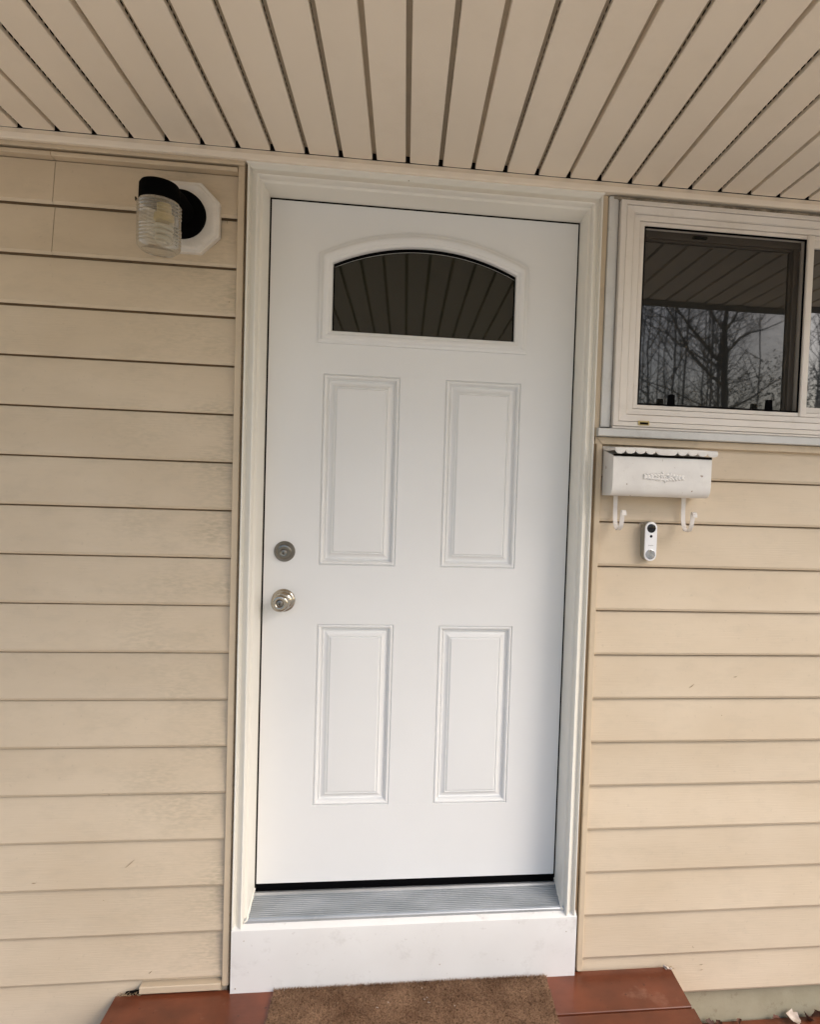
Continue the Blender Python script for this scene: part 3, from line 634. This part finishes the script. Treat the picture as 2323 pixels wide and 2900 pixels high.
# lid: sloping sheet, folded front edge cut in scallops (one wide flat one in the middle)
unit = 0.0306; LX0, LX1 = 0.4330, 0.7445
edges = [LX0]
for k in range(4): edges.append(edges[-1]+unit)
edges.append(edges[-1]+(LX1-LX0)-8*unit)
for k in range(4): edges.append(edges[-1]+unit)
front = []
for a, b_ in zip(edges[:-1], edges[1:]):
    w_ = b_-a
    for j in range(12):
        f = j/12; d = min(f, 1-f)*w_; r_ = unit*0.5
        dep = 0.0085*math.sqrt(max(0, 1-(1-min(d, r_)/r_)**2)); front.append((a+w_*f, dep))
front.append((LX1, 0.004))
rows = []
for x, dep in front:
    t_ = (x-LX0)/(LX1-LX0); lift = 0.0008*math.sin(x*40); bend = 0.006*max(0, (t_-0.93)/0.07)
    yf = -0.1150 + wob(x, 1, 8, 0.001)
    rows.append([(x, -0.003, 1.4480), (x, -0.07, 1.4455+lift), (x, yf+0.004, 1.4420+lift), (x, yf, 1.4400+lift), (x, yf-0.0012-bend*0.3, 1.4325+lift), (x, yf+0.001-bend*0.2, 1.4318-dep+lift-bend*0.3)])
mb = MB(); mb.grid(rows)
# underside skin gives the sheet its thickness
und = [[(p[0], p[1]+0.0011, p[2]-0.0008) for p in r[:4]]+[(p[0], p[1]+0.0012, p[2]) for p in r[4:]] for r in rows]
mb.grid([r[::-1] for r in und]); mb.grid([[r[-1] for r in rows], [r[-1] for r in und]])
mb.build('mailbox_lid', M['mailbox'], mail, 40)
mb = MB(); a = [(0.4318, -0.115, 1.4400), (0.4318, -0.005, 1.4475), (0.4318, -0.005, 1.4380), (0.4318, -0.06, 1.4330), (0.4318, -0.112, 1.4325)]
mb.ngon(a); mb.ngon([(p[0]+0.0014, p[1], p[2]) for p in a][::-1]); mb.grid([a, [(p[0]+0.0014, p[1], p[2]) for p in a]], closed_v=True); mb.build('lid_side_flap', M['rusty'], mail, 0)
mb = MB(); mb.box(0.4300, 0.7050, -0.0110, -0.0085+0.006, 1.4430, 1.4500, 0.0008); mb.build('back_plate', M['mailbox'], mail)
# embossed leaf and flower ornament
mb = MB(); oc = Vector((0.5875, -0.1022, 1.3590))
def blob(x, z, l, w_, a, h=0.0036):
    l *= 1.25; w_ *= 1.55; z *= 1.25
    bm = bmesh.new(); bmesh.ops.create_icosphere(bm, subdivisions=2, radius=1)
    for v in bm.verts:
        p = Vector((v.co.x*l, v.co.y*h, v.co.z*w_)); c_, s_ = math.cos(a), math.sin(a)
        v.co = oc+Vector((x+p.x*c_-p.z*s_, p.y, z+p.x*s_+p.z*c_))
    mb.add_bm(bm); bm.free()
random.seed(11)
for s in (-1, 1):
    for k in range(6):
        x = s*(0.009+k*0.0095); hh = 0.0120*(1-k/7.0)
        blob(x, hh*0.5, 0.0066, 0.0026, s*0.5+random.uniform(-.3, .3)); blob(x, -hh*0.5, 0.0066, 0.0026, -s*0.5+random.uniform(-.3, .3))
        if k % 2: blob(x, 0, 0.0045, 0.0014, random.uniform(-.2, .2))
for k in range(6): blob(0.006*math.cos(k*1.05), 0.006*math.sin(k*1.05), 0.0035, 0.0022, k*1.05, 0.003)
blob(0, 0, 0.0028, 0.0028, 0, 0.0042); blob(0.003, -0.008, 0.006, 0.0018, -1.0); blob(-0.003, 0.008, 0.006, 0.0018, 2.0)
mb.build('embossed_ornament', M['bell_relief'], mail, 80)
# two flat bar hooks
def hook(x, name='newspaper_hook'):
    path = [(-0.014, 1.302), (-0.014, 1.260), (-0.016, 1.232), (-0.022, 1.213), (-0.034, 1.2010), (-0.049, 1.1975), (-0.063, 1.2020), (-0.073, 1.2130), (-0.078, 1.2290), (-0.080, 1.2480), (-0.0815, 1.2540), (-0.086, 1.2575), (-0.0915, 1.2560), (-0.0955, 1.2490), (-0.0965, 1.2430)]
    hw = 0.0066; th = 0.0026; rows = []
    for i, (y, z) in enumerate(path):
        a = Vector(path[max(0, i-1)]); b_ = Vector(path[min(len(path)-1, i+1)]); d = (b_-a).normalized(); nx = Vector((-d.y, d.x))*th/2
        rows.append([(x-hw, y+nx.x, z+nx.y), (x+hw, y+nx.x, z+nx.y), (x+hw, y-nx.x, z-nx.y), (x-hw, y-nx.x, z-nx.y)])
    mb = MB(); mb.grid(rows, closed_v=True); mb.ngon(rows[0]); mb.ngon(rows[-1][::-1]); return mb.build(name, M['rusty'], mail, 35)
hook(0.4745); hook(0.6930)

# ================================================================== DOORBELL
bell = thing('video_doorbell', 'slim white video doorbell below the mailbox hooks', 'doorbell')
def pill(cx_, cz_, hw, hh, y, n=16):
    p = []
    for k in range(n+1): a = math.pi*k/n; p.append((cx_+hw*math.cos(a), y, cz_+hh-hw+hw*math.sin(a)))
    for k in range(n+1): a = math.pi+math.pi*k/n; p.append((cx_+hw*math.cos(a), y, cz_-hh+hw+hw*math.sin(a)))
    return p
bx, bz = 0.5875, 1.1630
rows = [pill(bx, bz, 0.0200, 0.0610, 0.006), pill(bx, bz, 0.0200, 0.0610, -0.0215), pill(bx, bz, 0.0196, 0.0606, -0.0240)]
mb = MB(); mb.grid(rows, closed_v=True); mb.build('doorbell_case', M['bell_side'], bell, 40)
rows = [pill(bx, bz, 0.0196, 0.0606, -0.0238), pill(bx, bz, 0.0194, 0.0604, -0.0262), pill(bx, bz, 0.0184, 0.0594, -0.0278), pill(bx, bz, 0.0170, 0.0580, -0.0280)]
mb = MB(); mb.grid(rows, closed_v=True); mb.ngon(rows[-1]); mb.build('doorbell_face', M['bell_white'], bell, 40)
mb = MB(); mb.lathe([(0.0138, -0.001), (0.0138, 0.0008), (0.0130, 0.0012), (0.0090, 0.0022), (0.0, 0.0026)], (bx, -0.0278, bz+0.0408), n=36); mb.build('camera_lens', M['lens'], bell, 50)
mb = MB(); mb.lathe([(0.0043, -0.001), (0.0043, 0.0003), (0.0, 0.0004)], (bx, -0.0280, bz+0.0160), n=24); mb.build('motion_sensor', M['lens'], bell, 50)
mb = MB(); mb.lathe([(0.0152, -0.001), (0.0152, 0.0010), (0.0145, 0.0013), (0.0138, 0.0004), (0.0, 0.0009)], (bx, -0.0280, bz-0.0398), n=40)
bt = mb.build('bell_button', M['steel'], bell, 30)
# radial brushing of the button
t = M['steel'].node_tree; b_ = t.nodes['Principled BSDF']
b_.inputs['Anisotropic'].default_value = 0.9
tg = t.nodes.new('ShaderNodeTangent'); tg.direction_type = 'RADIAL'; tg.axis = 'Y'; t.links.new(tg.outputs[0], b_.inputs['Tangent'])
bt.data.transform(Matrix.Translation((-bx, 0.0280, -(bz-0.0398)))); bt.location = (bx, -0.0280, bz-0.0398)
cu = bpy.data.curves.new('lettering', 'FONT'); cu.body = 'SimpliSafe'; cu.size = 0.0042; cu.align_x = 'CENTER'; cu.align_y = 'CENTER'; cu.extrude = 0.00005
tx = bpy.data.objects.new('lettering', cu); COL.objects.link(tx); tx.rotation_euler = (math.radians(90), 0, 0); tx.location = (bx, -0.02806, bz-0.0120)
bpy.context.view_layer.update()
me = bpy.data.meshes.new_from_object(tx.evaluated_get(bpy.context.evaluated_depsgraph_get())); me.transform(tx.matrix_world.copy()); bpy.data.objects.remove(tx)
me.materials.clear(); link('lettering', me, M['ink'], bell, 0)
mb = MB(); mb.tube([(bx-0.018, -0.006, bz+0.050), (bx-0.0235, -0.010, bz+0.056), (bx-0.0295, -0.009, bz+0.0545), (bx-0.0300, -0.006, bz+0.0480), (bx-0.024, -0.004, bz+0.0400), (bx-0.019, -0.003, bz+0.037)], 0.0011, 6); mb.build('wire_loop', M['leaf_pale'], bell, 60)

# ================================================================== STEP, DECK, MAT
step = thing('porch_step', 'redbrown painted board step against the kick board', 'step')
ZK = -0.2030
def board(x0, x1, y0, y1, z1, th, par, m=M['brown'], name='board'):
    rows = []; n = 16; ch = 0.0018
    for i in range(n+1):
        x = x0+(x1-x0)*i/n; s = wob(x, y0*5, 1.5, 0.0008)
        rows.append([(x, y0, z1-th), (x, y0, z1-ch+s), (x, y0-ch, z1+s-0.0003), (x, y1+ch, z1+s-0.0003), (x, y1, z1-ch+s), (x, y1, z1-th)])
    mb = MB(); mb.grid(rows, closed_v=True); mb.ngon(rows[0]); mb.ngon(rows[-1][::-1]); return mb.build(name, m, par, 35)
yy = -0.0010
for k, w_ in enumerate((0.156, 0.150, 0.150)):
    board(-0.9610, 0.7220+0.003*k, yy, yy-w_, ZK+0.001*(k % 2), 0.028, step); yy -= w_+0.0075
mb = MB(); mb.box(-0.955, 0.715, yy+0.012, yy+0.034, -0.41, ZK-0.029); mb.box(-0.953, -0.925, yy+0.036, -0.002, -0.41, ZK-0.029); mb.box(0.685, 0.713, yy+0.036, -0.002, -0.41, ZK-0.029); mb.build('riser', M['brown'], step, 0)
deck = thing('porch_deck', 'lower redbrown board deck at the foot of the foundation', 'deck')
yy = 0.022
for k in range(5):
    board(-2.2, 2.4, yy, yy-0.138, -0.4180, 0.03, deck); yy -= 0.144
mb = MB(); mb.box(-2.15, 2.35, yy+0.01, 0.02, -0.93, -0.449); mb.build('deck_base', M['brown'], deck, 0)

mat_o = thing('doormat', 'worn brown coir doormat on the redbrown step', 'doormat')
MX0, MX1, MY0, MY1 = -0.5080, 0.3100, -0.0270, -0.4600
mb = MB(); n = 40; rows = []
for i in range(n+1):
    x = MX0+(MX1-MX0)*i/n; e = wob(x*4, 2, 3, 0.002)
    rows.append([(x, MY0+e, ZK+0.0005), (x, MY0-0.002+e, ZK+0.009), (x, MY0-0.2, ZK+0.0105), (x, MY1, ZK+0.010), (x, MY1, ZK+0.0005)])
mb.grid(rows, closed_v=True); mb.ngon(rows[0]); mb.ngon(rows[-1][::-1]); mb.build('mat_base', M['coir'], mat_o)
random.seed(5); mb = MB(); V, F = mb.v, mb.f
for k in range(42000):
    x = random.uniform(MX0-0.001, MX1+0.001); y = MY0 - random.random()**1.15*0.30
    if random.random() < 0.05: y = MY0+random.uniform(-.003, .002)
    z = ZK+0.0085; h = random.uniform(0.002, 0.010); dx = random.gauss(0, 0.0035); dy = random.gauss(0, 0.0030); w_ = random.uniform(0.0006, 0.0013)
    b0 = len(V); V += [(x-w_, y, z), (x+w_, y+random.uniform(-.0006, .0006), z), (x+dx, y+dy, z+h)]; F.append((b0, b0+1, b0+2))
me = bpy.data.meshes.new('coir_fibres'); me.from_pydata(V, [], F); fo = link('coir_fibres', me, M['coir'], mat_o, 0); fo['kind'] = 'stuff'
mb = MB()
for (x, y) in [(-0.17, -0.105), (-0.065, -0.100), (-0.052, -0.112), (-0.058, -0.094), (-0.20, -0.120), (-0.075, -0.060), (0.02, -0.13)]:
    a = random.uniform(0, 3); l = random.uniform(0.003, 0.007)
    mb.tube([(x, y, ZK+0.019), (x+l*math.cos(a), y+l*math.sin(a), ZK+0.0195)], 0.0008, 5)
c = mb.build('lint_specks', M['leaf_pale'], mat_o); c['kind'] = 'stuff'

# dead leaves at the foot of the foundation
def leaf_mesh(seed, L_, Wd):
    random.seed(seed); n = 8; rows = []
    for i in range(n+1):
        f = i/n; w_ = Wd*math.sin(math.pi*min(1, f*0.97+0.03))**0.7*(1+0.25*math.sin(f*17+seed)); curl = 0.35*L_*math.sin(f*2.6+seed)
        rows.append([(-w_, f*L_-L_/2, curl*0.5+w_*0.5), (-w_*0.4, f*L_-L_/2, curl*0.5+0.0), (0, f*L_-L_/2, curl*0.5-0.001), (w_*0.5, f*L_-L_/2, curl*0.5+w_*0.2), (w_, f*L_-L_/2, curl*0.5+w_*0.7)])
    mb = MB(); mb.grid(rows); return mb.mesh('dead_leaf')
LF = [(1.160, 0.004, 0.050, 0.020, 'pale', 'pale dry leaf, lightest and largest, leaning on the foundation above the lower deck'),
      (1.215, 0.006, 0.050, 0.016, '', 'dark purplish leaf just right of the pale leaf at the foundation'),
      (1.262, 0.008, 0.040, 0.018, '', 'nearly black curled leaf at the right edge of the picture by the foundation'),
      (1.238, 0.002, 0.035, 0.013, '', 'small brown leaf between the two darkest leaves at the foundation'),
      (1.105, 0.010, 0.028, 0.009, '', 'thin brown leaf scrap just left of the pale leaf'),
      (0.975, 0.012, 0.030, 0.008, '', 'small brown leaf lying alone midway along the foundation foot'),
      (0.905, 0.012, 0.026, 0.008, '', 'small dark leaf scrap near the end of the upper step'),
      (0.875, 0.010, 0.034, 0.012, '', 'brown leaf closest to the end of the upper step')]
for i, (x, y, L_, w_, kind, lab) in enumerate(LF):
    o = link('dead_leaf', leaf_mesh(i+3, L_, w_), M['leaf_pale'] if kind else M['leaf'], None, 60)
    o.location = (x, y-0.004, -0.4140+w_*0.75); o.rotation_euler = (0.55 if i < 4 else 0.2, random.uniform(-.3, .3), 1.2+i*0.9); tag(o, lab, 'leaf', 'dead leaves on the lower deck')

# ================================================================== TREES ACROSS THE YARD (seen in the window glass)
GZ = -0.95
def limb(mb, p, d, L_, r, depth, rnd, seg=5, n=5):
    pts = [p.copy()]; rad = [r]; q = p.copy(); dd = d.normalized()
    for i in range(seg):
        dd = (dd + Vector((rnd.uniform(-1, 1), rnd.uniform(-1, 1), rnd.uniform(-.5, .9)))*0.14).normalized()
        q = q + dd*L_/seg; pts.append(q.copy()); rad.append(r*(1-0.75*(i+1)/seg))
        if depth > 0:
            for _ in range(1 if depth > 1 else 2):
                if rnd.random() < 0.85:
                    ax = dd.orthogonal().normalized(); ax.rotate(Matrix.Rotation(rnd.uniform(0, 6.28), 3, dd))
                    nd = (dd*0.75+ax*rnd.uniform(0.5, 0.95)+Vector((0, 0, 0.12))).normalized()
                    limb(mb, q, nd, L_*rnd.uniform(0.45, 0.65), rad[-1]*0.65, depth-1, rnd, seg=4, n=4 if depth > 1 else 3)
    mb.tube(pts, rad, n, cap=False)
main = thing('bare_tree', 'bare winter tree with forked trunk mirrored in the window beside the door', 'tree')
rnd = random.Random(3)
mb = MB(); T = [(10.95,-19,GZ), (10.95,-19,2.0), (10.96,-19,4.71), (10.91,-19,5.72), (10.88,-19,6.26), (10.83,-19,7.34), (10.91,-19,8.2), (10.95,-19,10.0)]
mb.tube(T, [.20,.155,.135,.125,.115,.095,.06,.02], 10); mb.build('trunk', M['bark'], main, 60)
def mlimb(pts, r0, r1):
    mb = MB(); pts = [Vector(p) for p in pts]; n_ = len(pts); rr = [r0+(r1-r0)*i/(n_-1) for i in range(n_)]
    mb.tube(pts, rr, 7)
    for i in range(1, n_):
        for _ in range(4):
            p = pts[i-1].lerp(pts[i], rnd.random()); d = Vector((rnd.uniform(-1, 1), rnd.uniform(-.7, .7), rnd.uniform(-.3, 1)))
            limb(mb, p, d, rnd.uniform(0.7, 1.7), rr[i]*0.38, 2, rnd)
    mb.build('limb', M['bark'], main, 60)
mlimb([(10.90,-19,6.0),(10.42,-19,6.39),(9.57,-18.8,7.11),(9.03,-18.6,7.57),(8.69,-18.5,7.93),(7.9,-18.3,9.2)], .075, .018)
mlimb([(10.93,-19,5.3),(10.38,-18.9,5.61),(9.45,-18.7,6.33),(9.06,-18.6,6.89),(8.63,-18.5,7.55),(8.29,-18.5,7.95),(7.8,-18.4,8.8)], .062, .015)
mlimb([(10.90,-19,6.4),(11.46,-19.1,7.03),(11.82,-19.1,7.25),(12.52,-19.2,7.49),(13.4,-19.3,7.9)], .05, .012)
mlimb([(10.85,-19,7.2),(10.53,-19,7.55),(10.22,-19,7.96),(9.9,-19,8.9)], .055, .015)
mlimb([(10.85,-19,7.2),(11.18,-19,7.67),(11.37,-19,8.03),(11.7,-19,9.2)], .05, .015)
mlimb([(10.9,-19,5.9),(9.94,-18.8,6.17),(9.03,-18.6,6.58),(8.5,-18.5,6.85),(7.85,-18.4,7.12),(7.0,-18.3,7.4)], .035, .010)
mlimb([(10.95,-19,4.4),(11.9,-19.1,4.9),(12.9,-19.2,5.6),(13.8,-19.2,6.0)], .045, .012)
mlimb([(10.95,-19,4.0),(10.0,-18.9,4.6),(8.9,-18.8,5.0),(7.8,-18.7,5.3)], .045, .012)
# woodland mass behind it
rnd = random.Random(21); mb = MB()
for k in range(62):
    x = rnd.uniform(6, 36); y = rnd.uniform(-42, -25); h = rnd.uniform(13, 22)
    p = Vector((x, y, GZ)); top = p+Vector((rnd.uniform(-.6, .6), 0, h)); r0 = rnd.uniform(.05, .10)
    pts = [p.lerp(top, i/6)+Vector((rnd.uniform(-.15, .15), 0, 0)) for i in range(7)]
    mb.tube(pts, [r0*(1-0.85*i/6) for i in range(7)], 5, cap=False)
    for i in range(15):
        q = p.lerp(top, 0.2+0.78*i/15); a = rnd.uniform(0, 6.28)
        limb(mb, q, Vector((math.cos(a), math.sin(a)*0.6, rnd.uniform(.3, 1.1))), rnd.uniform(2.2, 4.2), r0*0.42, 2, rnd, seg=4, n=3)
me = bpy.data.meshes.new('woodland'); me.from_pydata(mb.v, [], mb.f); wo = link('woodland', me, M['twig'], None, 0); wo['kind'] = 'stuff'
wo['label'] = 'tangle of far bare trees behind the mirrored tree'
mb = MB(); V, F = mb.v, mb.f
for k in range(60):
    cx_ = rnd.uniform(6, 34); cy_ = rnd.uniform(-36, -26); rr = rnd.uniform(1.2, 2.4); cz_ = rnd.uniform(2.0, 7.0) + (1.5 if cx_ > 16 else -1.5)
    for j in range(300):
        d = Vector((rnd.gauss(0, 1), rnd.gauss(0, 1), rnd.gauss(0, .8))).normalized()*rr*rnd.random()**0.4; c0 = Vector((cx_, cy_, cz_))+d
        a = Vector((rnd.uniform(-1, 1), rnd.uniform(-1, 1), rnd.uniform(-1, 1)))*0.08; b_ = Vector((rnd.uniform(-1, 1), rnd.uniform(-1, 1), rnd.uniform(-1, 1)))*0.08
        i0 = len(V); V += [tuple(c0-a), tuple(c0+a), tuple(c0+b_)]; F.append((i0, i0+1, i0+2))
me = bpy.data.meshes.new('evergreen_thicket'); me.from_pydata(V, [], F); ev = link('evergreen_thicket', me, M['needle'], None, 0); ev['kind'] = 'stuff'
ev['label'] = 'dark evergreen thicket low behind the mirrored tree'
